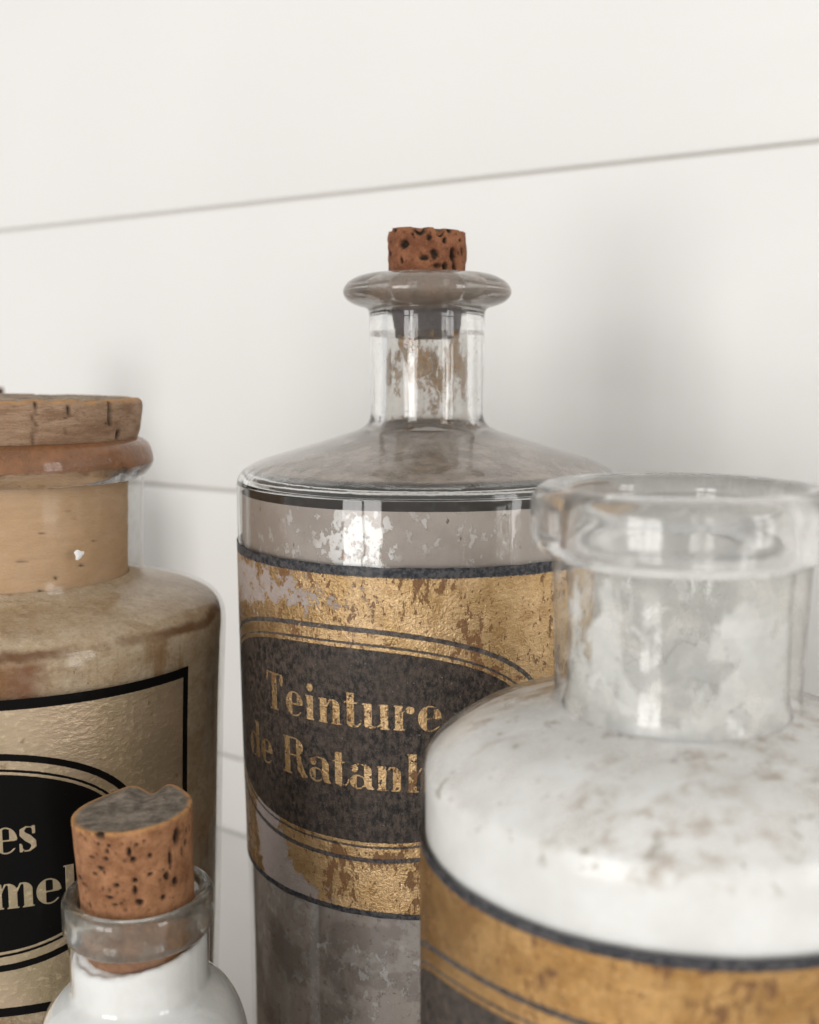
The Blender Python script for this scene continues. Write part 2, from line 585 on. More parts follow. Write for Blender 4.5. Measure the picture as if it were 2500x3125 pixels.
def glyph(ch, x, y, w, X, A, st):
    """distance to letter ch, box width w, x-height X, ascender A, stem width st (mm)"""
    foot = lambda x0, x1, yy: g_rect(x, y, x0, x1, yy - HL, yy + HL)
    stem = lambda x0, y1, y0=0.0: g_rect(x, y, x0, x0 + st, y0, y1)
    if ch == 'e':
        o = g_ell(x, y, w / 2, X / 2, w / 2, X / 2 + .1)
        d = MAX(o, x - w * .38)
        d = MIN(d, MAX(MAX(o, w * .66 - x), X * .5 - y))
        d = MIN(d, g_rect(x, y, w * .3, w * .9, X * .5 - HL, X * .5 + HL))
        ring = MAX(np.abs(o + HL) - HL, -MAX(MAX(w * .6 - x, X * .2 - y), y - X * .5))
        return MIN(d, ring)
    if ch == 's':
        q = [(.80, .80, .10), (.70, .93, .13), (.45, .97, .16), (.22, .84, .42), (.26, .68, .62), (.50, .53, .80),
             (.74, .37, .66), (.80, .20, .46), (.58, .04, .18), (.34, .03, .15), (.18, .18, .10)]
        d = g_stroke(x, y, [(a * w, b * X, r) for a, b, r in q])
        d = MIN(d, MAX(g_rect(x, y, .72 * w, .88 * w, .68 * X, X), (.72 * w - x) + (.9 * X - y) * .5 - .6))
        return MIN(d, MAX(g_rect(x, y, .08 * w, .24 * w, 0, .34 * X), (x - .24 * w) - (.1 * X - y) * .5 - .4))
    if ch == 'T':
        c = w / 2 - st / 2
        d = MIN(stem(c, A), foot(c - .7, c + st + .7, HL))
        d = MIN(d, g_rect(x, y, 0, w, A - 2 * HL, A))
        d = MIN(d, MAX(g_ell(x, y, w - .35, A - 1.3, .55, 1.4), y - A))
        return MIN(d, MAX(g_ell(x, y, .25, A - 1.1, .35, 1.2), y - A))
    if ch == 'i':
        d = MIN(stem(.3, X), foot(0, st + .6, HL))
        d = MIN(d, g_rect(x, y, -.1, .6, X - 2 * HL, X))
        return MIN(d, g_ell(x, y, .3 + st / 2, X + 1.75, .86, .9))
    if ch == 'l':
        d = MIN(stem(.4, A), foot(0, st + .8, HL))
        return MIN(d, g_rect(x, y, 0, .6, A - 2 * HL, A))
    if ch in 'nhm':
        d = MIN(stem(.35, A if ch == 'h' else X), foot(0, st + .7, HL))
        d = MIN(d, g_rect(x, y, 0, .5, (A if ch == 'h' else X) - 2 * HL, A if ch == 'h' else X))
        k = 2 if ch == 'm' else 1
        pitch = (w - .35 - st - .35) / k
        for i in range(1, k + 1):
            x0 = .35 + pitch * i
            s2 = MAX(g_rect(x, y, x0, x0 + st, 0, X + .1), g_ell(x, y, x0 - .3, X * .55, st + .32, X * .47) * 1.0 - 0 if False else -1e3)
            top = MAX(g_ell(x, y, x0 - .25, X - 1.6, st + .25, 1.7), x0 - x)
            s2 = MIN(g_rect(x, y, x0, x0 + st, 0, X - 1.5), top)
            d = MIN(d, MIN(s2, foot(x0 - .35, x0 + st + .35, HL)))
            d = MIN(d, g_stroke(x, y, [(x0 - pitch + st, X - 1.7, HL), (x0 - .6, X - .15, HL), (x0 + .2, X - .15, HL)]))
        return d
    if ch == 't':
        d = stem(.5, A - 1.0, .7)
        d = MIN(d, g_rect(x, y, -.1, st + 1.2, X - 2 * HL, X))
        return MIN(d, g_stroke(x, y, [(.5 + st / 2 - .2, .8, st / 2 - .2), (.6 + st * .7, .25, .4), (1.2 + st, .15, HL), (1.9 + st, .9, HL), (2.05 + st, 1.6, HL)]))
    if ch == 'u':
        x1 = w - st - .3
        d = MIN(stem(.35, X, .9), stem(x1, X, 0))
        d = MIN(d, MIN(g_rect(x, y, -.15, .6, X - 2 * HL, X), g_rect(x, y, x1 - .5, x1 + .2, X - 2 * HL, X)))
        d = MIN(d, g_stroke(x, y, [(.35 + st * .5, .9, st / 2), (.5 + st * .75, .45, .42), (1.0 + st, .18, HL), (x1, .9, HL)]))
        return MIN(d, foot(x1 + .5, w, HL))
    if ch == 'r':
        d = MIN(stem(.3, X), foot(0, st + .7, HL))
        d = MIN(d, g_rect(x, y, 0, .5, X - 2 * HL, X))
        d = MIN(d, g_ell(x, y, w - .95, X - .95, .95, .8))
        return MIN(d, g_stroke(x, y, [(.3 + st, X - 1.3, HL), (w - 1.3, X - .2, HL)]))
    if ch == 'd':
        x1 = w - st - .3
        o = g_ell(x, y, x1 * .62, X / 2, x1 * .62, X / 2 + .1)
        d = MIN(stem(x1, A), MAX(o, x - x1 * .5))
        d = MIN(d, MAX(np.abs(o + HL) - HL, x - x1))
        return MIN(d, g_rect(x, y, x1 - .5, x1 + .2, A - 2 * HL, A))
    if ch == 'R':
        d = MIN(stem(.6, A), foot(0, st + 1.2, HL))
        d = MIN(d, g_rect(x, y, 0, w * .6, A - 2 * HL, A))
        o = g_ell(x, y, w * .48, A * .76, w * .38, A * .24)
        d = MIN(d, MAX(o, w * .58 - x))
        d = MIN(d, g_rect(x, y, .6, w * .6, A * .5, A * .5 + 2 * HL))
        return MIN(d, g_stroke(x, y, [(w * .68, A * .5, st * .42), (w * .74, A * .2, st * .5), (w * .86, .5, st * .42), (w, .3, .2)]))
    if ch == 'a':
        x1 = w - st - .45
        top = MAX(g_ell(x, y, x1 - .25, X - 1.6, st + .25, 1.7), x1 - x)
        d = MIN(MIN(g_rect(x, y, x1, x1 + st, .5, X - 1.5), top), g_stroke(x, y, [(x1 + st * .6, .6, st * .4), (w - .1, .15, .2)]))
        d = MIN(d, g_ell(x, y, 1.0, X - 1.15, .9, .85))
        d = MIN(d, g_stroke(x, y, [(.9, X - .5, HL), (x1 * .6, X - .05, HL), (x1, X - .15, HL)]))
        o = g_ell(x, y, x1 * .55, X * .26, x1 * .55, X * .3)
        d = MIN(d, MAX(o, x - x1 * .48))
        return MIN(d, MAX(np.abs(o + HL) - HL, x - x1))
    return np.full(x.shape, 1e3)


def radius_at(prof, z):
    P = np.array([p for p in prof if p[1] <= prof_zmax(prof)])
    o = np.argsort(P[:, 1])
    return np.interp(z, P[o, 1], P[o, 0])


def prof_zmax(prof):
    return max(p[1] for p in prof)


def label_mesh(body, z0, z1, a0, a1, step, ac, zc, ha, hb, n, text, off=0.14, miss=(), rag=0.0):
    """printed label wrapped round a body. angles in degrees (0 faces -Y). Attributes in mm:
       lab=(arc,z), ovl=signed distance to the plate outline, txt=to the lettering, mis=bare patches"""
    rm = float(radius_at(body, (z0 + z1) / 2))
    k = rm * math.pi / 180
    nu = int((a1 - a0) * k / step) + 1
    nv = int((z1 - z0) / step) + 1
    A, Z = np.meshgrid(np.linspace(a0, a1, nu), np.linspace(z0, z1, nv))
    A, Z = A.ravel(), Z.ravel()
    s = A * k
    rr = radius_at(body, Z) + off
    zz = Z.copy()
    an = A.copy()
    if rag:  # slightly uneven cut edges
        q = np.stack([s, Z, 0 * s], 1)
        edge = MAX(0, 1 - MIN(Z - z0, z1 - Z) / 2.0)
        zz = zz + rag * edge * vnoise(q, 5.0, 4, 4) * np.sign(Z - (z0 + z1) / 2) * -1
    V = np.stack([rr * np.sin(np.radians(an)), -rr * np.cos(np.radians(an)), zz], 1) / 1000.0
    ii = (np.arange(nv - 1)[:, None] * nu + np.arange(nu - 1)[None, :]).ravel()
    F = np.stack([ii, ii + 1, ii + nu + 1, ii + nu], 1)
    me = bpy.data.meshes.new("label")
    me.from_pydata(V.tolist(), [], F.tolist())
    me.update()
    u, v = np.abs(s - ac * k) / (ha * k), np.abs(Z - zc) / hb
    Fv = (u**n + v**n) ** (1 / n) + 1e-9
    gx = (u / Fv) ** (n - 1) / (ha * k)
    gy = (v / Fv) ** (n - 1) / hb
    ov = (Fv - 1) / np.maximum(np.hypot(gx, gy), 1e-4)
    tx = np.full(s.shape, 9.0)
    for (ch, x0, w, base, X, As, st) in text:
        sel = (s > x0 - 2.5) & (s < x0 + w + 3) & (Z > base - 2) & (Z < base + As + 2)
        if sel.any():
            tx[sel] = MIN(tx[sel], glyph(ch, s[sel] - x0, Z[sel] - base, w, X, As, st))
    mi = np.zeros(s.shape)
    for (ms, mz, ra, rb, amp) in miss:
        mi += amp * np.exp(-(((s - ms) / ra) ** 2 + ((Z - mz) / rb) ** 2))
    for nm, arr in (('ovl', ov), ('txt', tx), ('mis', mi)):
        me.attributes.new(nm, 'FLOAT', 'POINT').data.foreach_set('value', arr.astype(np.float32))
    me.attributes.new('lab', 'FLOAT_VECTOR', 'POINT').data.foreach_set(
        'vector', np.stack([s, Z, 0 * s], 1).astype(np.float32).ravel())
    return me


# ------------------------------------------------------------------ label materials
def mat_label_worn(name, zt, zb, g0=(0.50, 0.325, 0.15), g1=(0.63, 0.43, 0.23)):
    """gilt paper, dark printed plate and rules, badly rubbed and rust flecked"""
    m = Mat(name)
    L = m.attr('lab', 'Vector')
    z = m.sep(L)[1]
    ov, tx, mis = m.attr('ovl'), m.attr('txt'), m.attr('mis')
    jit = m.math('MULTIPLY', m.math('SUBTRACT', m.noise(0.8, 4, 0.7, L), 0.5), 0.7)
    ov = m.math('ADD', ov, jit)
    txj = m.math('ADD', tx, m.math('MULTIPLY', m.math('SUBTRACT', m.noise(0.6, 4, 0.7, L), 0.5), 0.45))
    zj = m.math('ADD', z, m.math('MULTIPLY', jit, 1.2))
    # gold
    crinkle = m.noise(0.9, 3, 0.75, L)
    gold = m.mix(m.step(m.noise(9, 4, 0.6, L), 0.35, 0.65), g0, g1)
    gold = m.mix(m.step(crinkle, 0.55, 0.75), gold, (0.72, 0.50, 0.26))
    gold = m.mix(m.math('MULTIPLY', m.step(m.noise(4.5, 5, 0.7, m.vadd(L, (77.0, 12.0, 0.0))), 0.45, 0.7), 0.55), gold, (0.27, 0.14, 0.05))
    rv = m.vmul(L, (1.0, 0.55, 1.0))
    rn = m.math('ADD', m.math('MULTIPLY', m.noise(13, 4, 0.55, rv), 0.45), m.math('MULTIPLY', m.noise(2.2, 4, 0.72, rv), 0.55))
    fleck = m.step(m.math('ADD', m.noise(0.9, 4, 0.7, m.vadd(rv, (13.0, 7.0, 0.0))), m.math('MULTIPLY', m.noise(7, 3, 0.5, rv), 0.35)), 0.80, 0.83)
    rust = m.math('MAXIMUM', m.step(rn, 0.54, 0.565), fleck)
    gold = m.mix(m.math('MULTIPLY', rust, 0.9), gold, m.mix(m.noise(1.2, 4, 0.6, L), (0.10, 0.045, 0.016), (0.24, 0.10, 0.03)))
    # paper where the gilding has gone
    bare = m.step(m.math('ADD', m.noise(3.0, 5, 0.74, L), mis), 0.66, 0.72)
    paper = m.mix(m.noise(2.2, 4, 0.6, L), (0.31, 0.245, 0.215), (0.45, 0.385, 0.35))
    # ink
    ink = m.mix(m.step(m.noise(1.5, 5, 0.8, m.vmul(L, (1.2, 0.7, 1))), 0.40, 0.62), (0.004, 0.0032, 0.0028), (0.088, 0.062, 0.047))
    ink = m.mix(m.math('MULTIPLY', m.step(m.noise(9, 5, 0.6, m.vadd(L, (3.0, 60.0, 0.0))), 0.46, 0.62), 0.40), ink, (0.07, 0.05, 0.038))
    scuff = m.step(m.noise(0.95, 4, 0.75, m.vadd(L, (50.0, 3.0, 0.0))), 0.64, 0.69)
    ink = m.mix(m.math('MULTIPLY', scuff, 0.6), ink, (0.34, 0.30, 0.27))
    bi = m.step(m.noise(1.4, 4, 0.7, m.vadd(L, (8.0, 8.0, 0.0))), 0.40, 0.60)
    blue = m.mix(bi, (0.010, 0.013, 0.020), (0.075, 0.07, 0.072))
    # where ink is
    soft = 0.07
    plate = m.step(ov, -4.55 + soft, -4.55 - soft)
    rules = m.math('ADD', m.band(ov, -1.0, 0.0, soft), m.band(ov, -3.75, -3.25, soft), True)
    rwear = m.step(m.noise(2.0, 4, 0.7, m.vadd(L, (1.0, 33.0, 0.0))), 0.72, 0.60)
    borders = m.math('ADD', m.step(zj, zt - 2.2 - .15, zt - 2.2 + .15), m.step(zj, zb + 1.3 + .12, zb + 1.3 - .12), True)
    letters = m.math('MULTIPLY', m.step(txj, 0.06, -0.06), m.step(m.noise(1.6, 4, 0.7, m.vadd(L, (21.0, 5.0, 0.0))), 0.63, 0.565))
    isplate = m.math('MULTIPLY', plate, m.math('SUBTRACT', 1.0, letters))
    base = m.mix(bare, gold, paper)
    c = m.mix(m.math('MULTIPLY', rules, m.math('MULTIPLY', rwear, 0.93)), base, blue)
    c = m.mix(borders, c, blue)
    c = m.mix(isplate, c, ink)
    inkall = m.math('ADD', m.math('ADD', isplate, borders), m.math('MULTIPLY', rules, rwear), True)
    notgold = m.math('ADD', m.math('ADD', inkall, bare), m.math('MULTIPLY', rust, 1.0), True)
    metal = m.math('MULTIPLY', m.math('SUBTRACT', 1.0, notgold), 0.85)
    rough = m.step(notgold, 0, 1, 0.33, 0.6)
    hh = m.math('ADD', m.math('MULTIPLY', crinkle, 1.0), m.math('MULTIPLY', notgold, -0.25))
    nb = m.bump(hh, 0.5, 0.9)
    return m.done(m.pbr(c, rough, metal, nb, 0.4, 0.12, 0.12))


def mat_label_black(name, zt, zb, s_edge):
    """brassy gilt label with glossy black plate, well kept, under glass"""
    m = Mat(name)
    L = m.attr('lab', 'Vector')
    sx = m.sep(L)
    z = sx[1]
    ov, tx = m.attr('ovl'), m.attr('txt')
    jit = m.math('MULTIPLY', m.math('SUBTRACT', m.noise(1.1, 5, 0.7, L), 0.5), 0.28)
    ov = m.math('ADD', ov, jit)
    zj = m.math('ADD', z, jit)
    sj = m.math('ADD', sx[0], jit)
    cr = m.noise(1.5, 4, 0.7, m.vmul(L, (0.8, 1.2, 1)))
    gold = m.mix(m.step(m.noise(22, 4, 0.55, L), 0.38, 0.62), (0.40, 0.32, 0.20), (0.52, 0.40, 0.275))
    gold = m.mix(m.step(cr, 0.5, 0.75), gold, (0.70, 0.56, 0.37))
    st = m.step(m.noise(5, 5, 0.65, m.vadd(L, (2.0, 44.0, 0.0))), 0.62, 0.72)
    gold = m.mix(m.math('MULTIPLY', st, 0.6), gold, (0.14, 0.085, 0.035))
    soft = 0.06
    plate = m.step(ov, -4.4 + soft, -4.4 - soft)
    rules = m.math('ADD', m.band(ov, -1.45, 0.0, soft), m.band(ov, -3.8, -3.25, soft), True)
    bord = m.math('ADD', m.step(zj, zt - 2.2 - .07, zt - 2.2 + .07), m.step(zj, zb + 2.0 + .07, zb + 2.0 - .07), True)
    bord = m.math('ADD', bord, m.step(sj, s_edge - 1.7 - .07, s_edge - 1.7 + .07), True)
    letters = m.step(tx, 0.05, -0.05)
    blk = m.math('MULTIPLY', plate, m.math('SUBTRACT', 1.0, letters))
    ink = m.math('ADD', m.math('ADD', rules, bord), blk, True)
    inkc = m.mix(m.step(m.noise(0.45, 3, 0.6, L), 0.72, 0.76), (0.0045, 0.0042, 0.004), (0.10, 0.09, 0.08))
    c = m.mix(ink, gold, inkc)
    metal = m.math('MULTIPLY', m.math('SUBTRACT', 1.0, ink), 0.72)
    rough = m.step(ink, 0, 1, 0.38, 0.35)
    nb = m.bump(m.math('MULTIPLY', cr, m.math('SUBTRACT', 1.0, m.math('MULTIPLY', ink, 0.9))), 0.30, 0.8)
    cn = m.bump(m.noise(12, 3, 0.5, L), 0.2, 0.3)
    return m.done(m.pbr(c, rough, metal, nb, m.step(ink, 0, 1, 0.3, 0.04), 0.06, 0.08, cn))


# ------------------------------------------------------------------ cork
def mat_cork(name, side=((0.30, 0.135, 0.06), (0.44, 0.215, 0.105)), top=(0.17, 0.135, 0.105), edge=(0.50, 0.25, 0.10), grain=(1, 1, 1), low=None, zlow=(0, 1), lowmix=0.9):
    m = Mat(name)
    pit, tp, ed = m.attr('pit'), m.attr('top'), m.attr('edge')
    g = m.vmul(m.mm, grain)
    c = m.mix(m.step(m.noise(4.5, 5, 0.65, g), 0.32, 0.68), side[0], side[1])
    c = m.mix(m.math('MULTIPLY', m.step(m.noise(0.9, 5, 0.7, g), 0.52, 0.68), 0.45), c, tuple(v * 0.45 for v in side[0]))
    c = m.mix(m.math('MULTIPLY', m.step(m.voro(0.7), 0.35, 0.0), 0.22), c, (0.62, 0.36, 0.2))
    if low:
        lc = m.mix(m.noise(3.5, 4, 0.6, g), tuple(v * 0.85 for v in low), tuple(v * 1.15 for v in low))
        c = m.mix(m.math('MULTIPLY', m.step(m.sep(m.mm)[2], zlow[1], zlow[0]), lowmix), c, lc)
    tc = m.mix(m.step(m.noise(3.0, 5, 0.7), 0.3, 0.7), tuple(v * 0.55 for v in top), tuple(v * 1.6 for v in top))
    c = m.mix(tp, c, tc)
    c = m.mix(m.math('MULTIPLY', ed, m.step(m.noise(2.5, 5, 0.6), 0.3, 0.55)), c, edge)
    c = m.mix(m.math('MULTIPLY', pit, m.step(m.noise(1.1, 3), 0.3, 0.6, 0.88, 1.0)), c, (0.022, 0.014, 0.009))
    h = m.math('ADD', m.noise(0.8, 5, 0.75, g), m.math('MULTIPLY', m.noise(3, 3, 0.5, g), 0.8))
    return m.done(m.pbr(c, 0.82, 0, m.bump(h, 0.35, 0.8), 0.25))


def cork_mesh(prof, rt, pits, seed, rough=0.12, top_fn=None, chips=0.0, cracks=(), nr=26, seg=260, side_rows=90, nfine=45, top_rough=0.3):
    """cork: a tapered plug. prof=(r,z) side from top rim down; pits=(deg, z, half-width deg*r mm, half-height mm, depth)"""
    P = spline(prof, 14)
    d = np.concatenate([[0], np.cumsum(np.linalg.norm(np.diff(P, axis=0), axis=1))])
    t = np.linspace(0, d[-1], side_rows)
    P = np.stack([np.interp(t, d, P[:, 0]), np.interp(t, d, P[:, 1])], 1)
    r0, zt = P[0]
    rows, kind = [], []
    for i in range(nr):                                # top disc from centre outwards
        rows.append((max(r0 * i / nr, 0.02), zt, 0))
    for r, z in P:
        rows.append((r, z, 1))
    rb, zb = P[-1]
    for i in range(1, 7):
        rows.append((max(rb * (1 - i / 6), 0.02), zb, 2))
    rows = np.array(rows)
    n = len(rows)
    a = np.linspace(0, 2 * np.pi, seg, endpoint=False)
    Rr = np.repeat(rows[:, 0], seg)
    Z = np.repeat(rows[:, 1], seg)
    K = np.repeat(rows[:, 2], seg)
    A = np.tile(a, n)
    V = np.stack([Rr * np.sin(A), -Rr * np.cos(A), Z], 1)
    pit = np.zeros(len(V))
    dep = rough * vnoise(V, 2.2, seed, 4) + rough * 1.3 * vnoise(V, 6.0, seed + 9, 2)
    rg = np.random.RandomState(seed)
    fine = [(rg.uniform(-100, 100), rg.uniform(zt - 0.62 * (zt - zb), zt), rg.uniform(.14, .34), rg.uniform(.12, .42), rg.uniform(.2, .4)) for _ in range(nfine)]
    for (deg, pz, hw, hh, dp) in list(pits) + fine:
        da = (A - math.radians(deg) + np.pi) % (2 * np.pi) - np.pi
        q = np.sqrt((da * Rr / hw) ** 2 + ((Z - pz) / hh) ** 2) * 0.85 + 0.5 * vnoise(V, 0.8, seed + 3, 3)
        k = np.clip(1.25 - q, 0, 1)
        k = np.where(K == 1, k * k * (3 - 2 * k), 0)
        pit = np.maximum(pit, np.clip(k * 1.5, 0, 1) * min(1, dp / 0.5))
        dep -= dp * k
    for (deg, z0, z1, hw, dp) in cracks:
        da = (A - math.radians(deg) + np.pi) % (2 * np.pi) - np.pi
        wob = 0.5 * vnoise(np.stack([Z, Z * 0, Z * 0], 1), 2.0, seed + int(abs(deg)), 2)
        k = np.clip(1 - np.abs(da * Rr - wob) / hw, 0, 1) * np.clip((Z - z0) / 0.6, 0, 1) * np.clip((z1 - Z) / 0.6 + 1, 0, 1)
        k = np.where(K == 1, k, 0)
        pit = np.maximum(pit, np.clip(k * 1.1, 0, 1))
        dep -= dp * k
    f = np.where(K == 1, 1 + dep / np.maximum(Rr, 1.0), 1.0)
    rim = np.where(K == 0, np.clip((Rr / r0 - 0.8) / 0.2, 0, 1), 0)
    # the disc's outer rings follow the side so the rim stays joined
    f0 = f[nr * seg:(nr + 1) * seg]
    f = np.where(K == 0, 1 + (np.tile(f0, n) - 1) * rim, f)
    V[:, 0] *= f
    V[:, 1] *= f
    up = np.where(K == 0, 1.0, np.where(K == 1, np.clip(1 - (zt - Z) / max(zt - zb, 1) * 1.6, 0, 1), 0))
    dz = np.zeros(len(V))
    if top_fn is not None:
        dz += top_fn(V[:, 0], V[:, 1]) * up
    dz += np.where(K == 0, top_rough * vnoise(V + 33, 3.0, seed + 20, 4) * np.clip((1 - Rr / r0) * 8, 0.25, 1), 0)
    if chips:
        rimz = np.where(K == 0, np.clip((Rr / r0 - 0.72) / 0.28, 0, 1), np.where(K == 1, np.clip(1 - (zt - Z) / 2.2, 0, 1), 0))
        q = np.stack([np.sin(A) * r0, np.cos(A) * r0, 0 * A], 1)
        ch = np.clip((vnoise(q, 3.2, seed + 40, 2) - 0.08) * 2.2, 0, 1)
        dz -= chips * ch * rimz
    V[:, 2] += dz
    F = []
    for i in range(n - 1):
        b0, b1 = i * seg, (i + 1) * seg
        F += [(b0 + k, b1 + k, b1 + (k + 1) % seg, b0 + (k + 1) % seg) for k in range(seg)]
    F.append(tuple(range(seg))[::-1])
    F.append(tuple(range((n - 1) * seg, n * seg)))
    me = bpy.data.meshes.new("cork")
    me.from_pydata((V / 1000.0).tolist(), [], F)
    me.update()
    topm = np.where(K == 0, np.clip((1.0 - Rr / r0) / 0.05, 0, 1), 0)
    edge = np.where(K == 0, np.clip((Rr / r0 - 0.90) / 0.08, 0, 1), np.where(K == 1, np.clip(1 - (zt - Z) / 0.9, 0, 1), 0))
    for nm, arr in (('pit', pit), ('top', topm), ('edge', edge)):
        me.attributes.new(nm, 'FLOAT', 'POINT').data.foreach_set('value', arr.astype(np.float32))
    return me


def film_mesh(prof, fn, seg=128):
    me = lathe(spline(prof, 8), seg)
    co = np.empty(len(me.vertices) * 3, np.float32)
    me.vertices.foreach_get('co', co)
    co = co.reshape(-1, 3) * 1000
    me.attributes.new('film', 'FLOAT', 'POINT').data.foreach_set(
        'value', fn(np.degrees(np.arctan2(co[:, 0], -co[:, 1])), co[:, 2]).astype(np.float32))
    return me


def offset_in(prof, d):
    """offset an (r,z) profile inwards by d mm"""
    P = np.array(prof, float)
    T = np.gradient(P, axis=0)
    T /= np.linalg.norm(T, axis=1)[:, None] + 1e-9
    N = np.stack([T[:, 1], -T[:, 0]], 1)               # profile runs downwards: this points inwards
    if N[len(N) // 2, 0] > 0:
        N = -N
    Q = P + N * d
    Q[:, 0] = np.maximum(Q[:, 0], 0.05)
    return Q


# ================================================================== tall bottle in the middle
CB = (0.00417, 0.27, 0.0)
c_body = [(45.75, 167.2), (45.8, 165), (45.8, 153), (45.65, 133), (45.2, 100), (44.9, 88), (44.5, 56), (44.4, 30),
          (44.3, 6), (43.6, 1.5), (41.5, 0.2), (30, 0.2), (1, 0.6)]
c_neck_out = [(9.7, 215.8), (10.6, 216.4), (13.0, 216.4), (16.0, 215.9), (18.6, 214.6), (19.9, 212.9), (19.9, 211.4), (18.6, 209.9),
              (16.4, 208.9), (14.5, 208.3), (13.85, 207.2), (13.8, 202), (13.7, 196), (13.5, 186), (13.55, 183.2),
              (14.2, 181.3), (15.8, 179.9), (20.2, 178.3), (31.7, 174.8), (39.4, 172.5), (43.4, 170.7), (45.2, 169.0), (45.75, 167.2)]
c_neck_in = [(43.2, 167.2), (42.2, 168.6), (38.5, 170.2), (31, 172.2), (20, 175.4), (14.0, 177.2), (11.2, 179.5), (10.2, 183), (9.9, 190),
             (9.8, 200), (9.5, 210), (9.45, 214.5)]
bottle = thing("glass_bottle", CB, "tallest grimy glass bottle, worn gold label reading Teinture de Ratanhia", "bottle",
               "old apothecary bottles")
prof = np.concatenate([spline(c_neck_out, 6), spline(c_neck_in, 6)])
link("neck", lathe(prof, 160, closed=True, wobble=0.10, seed=3), SOILED, bottle)
link("body_glass", lathe(spline(c_body, 5), 160, wobble=0.10, seed=3), THIN, bottle)
res_prof = [(10.8, 177.6), (14.0, 176.6), (20, 174.8), (31, 171.6), (38.2, 169.7)]
res_prof2 = [(44.55, 165.0), (44.6, 162), (44.6, 153), (44.4, 133), (44.0, 100), (43.7, 88), (43.3, 56), (43.2, 30), (43.1, 6), (42, 1.8), (1, 1.8)]
link("shoulder_residue", lathe(spline(res_prof, 5), 128, wobble=0.1, seed=3), RES_GREY, bottle)
link("residue", lathe(spline(res_prof2, 5), 128, wobble=0.1, seed=3), RES_GREY, bottle)
link("neck_stain", film_mesh([(9.75, 203), (9.8, 196), (9.85, 188), (10.1, 183.5), (10.9, 180), (12.8, 178)],
                             lambda a, z: 0.24 * np.exp(-((z - 194.5) / 6) ** 2) * (0.45 + 0.55 * np.exp(-((a - 15) / 50) ** 2)) - 0.12 + 0.06 * np.exp(-((z - 179) / 3) ** 2)), FILM_BROWN, bottle)
XH, AS, ST = 5.4, 8.4, 1.72
def row(items, base, X=XH, A=AS, st=ST):
    return [(ch, x, w, base, X, A, st) for ch, x, w in items]
c_text = row([('T', -41.3, 5.9), ('e', -34.2, 5.2), ('i', -28.2, 2.3), ('n', -24.7, 5.6), ('t', -18.3, 4.0), ('u', -14.2, 5.9), ('r', -7.5, 4.5), ('e', -2.4, 5.0)], 119.1)
c_text += row([('d', -51.4, 5.9), ('e', -44.8, 5.2), ('R', -35.6, 7.4), ('a', -27.5, 5.6), ('t', -21.3, 4.0), ('a', -17.2, 5.4), ('n', -11.2, 5.6),
               ('h', -4.7, 5.7), ('i', 1.9, 2.3), ('a', 5.4, 5.4)], 105.7)
c_miss = [(-34, 146.5, 18, 5.0, 0.24), (-55, 146, 12, 9, 0.22), (-33.5, 79.5, 8, 3.2, 0.5), (-40, 84, 5.5, 7.0, 0.6), (-44, 92, 4.5, 6.0, 0.6),
          (-60, 88, 6, 12, 0.12)]
link("label", label_mesh(c_body, 77.0, 153.6, -107, 53, 0.25, -27.2, 114.9, 62, 25.8, 2.45, c_text, miss=c_miss, rag=0.35),
     mat_label_worn("worn_gilt_label", 153.6, 77.0), bottle)

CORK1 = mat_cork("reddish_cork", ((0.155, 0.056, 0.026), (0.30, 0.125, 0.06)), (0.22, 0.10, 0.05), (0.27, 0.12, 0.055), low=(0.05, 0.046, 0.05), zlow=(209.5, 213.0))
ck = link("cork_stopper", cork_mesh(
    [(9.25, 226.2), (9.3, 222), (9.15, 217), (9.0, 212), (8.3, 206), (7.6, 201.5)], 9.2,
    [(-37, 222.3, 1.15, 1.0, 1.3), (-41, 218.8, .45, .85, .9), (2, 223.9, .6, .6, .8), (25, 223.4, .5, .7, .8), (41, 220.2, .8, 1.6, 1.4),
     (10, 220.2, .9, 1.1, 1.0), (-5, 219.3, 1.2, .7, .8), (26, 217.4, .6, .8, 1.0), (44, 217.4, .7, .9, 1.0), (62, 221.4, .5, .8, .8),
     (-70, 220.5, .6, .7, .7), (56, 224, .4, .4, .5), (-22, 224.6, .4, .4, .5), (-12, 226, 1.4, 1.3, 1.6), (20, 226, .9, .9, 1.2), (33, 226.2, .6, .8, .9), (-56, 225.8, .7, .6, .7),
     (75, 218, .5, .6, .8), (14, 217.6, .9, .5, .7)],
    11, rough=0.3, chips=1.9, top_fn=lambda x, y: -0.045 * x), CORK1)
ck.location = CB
tag(ck, "reddish pitted cork with a chipped top in the mouth of the tallest bottle", "cork", "cork stoppers")

# ================================================================== left bottle
LB = (-0.09256, 0.262, 0.0)
l_body = [(28.75, 145.0), (30.0, 144.2), (34.5, 143.2), (41, 141.6), (45.4, 139.5), (47.1, 137.3), (47.75, 134.8), (47.8, 131.5), (47.0, 115), (45.9, 85),
          (44.7, 55), (43.3, 26), (43.0, 5), (42, 1.2), (40, 0.2), (1, 0.5)]
l_neck_out = [(25.6, 176.8), (26.4, 177.7), (28.6, 177.6), (30.4, 176.3), (31.4, 173.6), (31.3, 171.4), (30.2, 169.6), (29.1, 168.6)]
l_neck_in = [(27.0, 168.2), (26.3, 171), (25.9, 174)]
l_shell = [(29.1, 168.6), (28.95, 167.2), (28.7, 158), (28.4, 149), (28.45, 146.4)] + l_body
lbot = thing("glass_bottle", LB, "glass bottle with broad cork and glossy black oval label lettered es and mel", "bottle", "old apothecary bottles")
link("neck", lathe(np.concatenate([spline(l_neck_out, 6), spline(l_neck_in, 6)]), 160, closed=True, wobble=0.08, seed=7), LIP_BROWN, lbot)
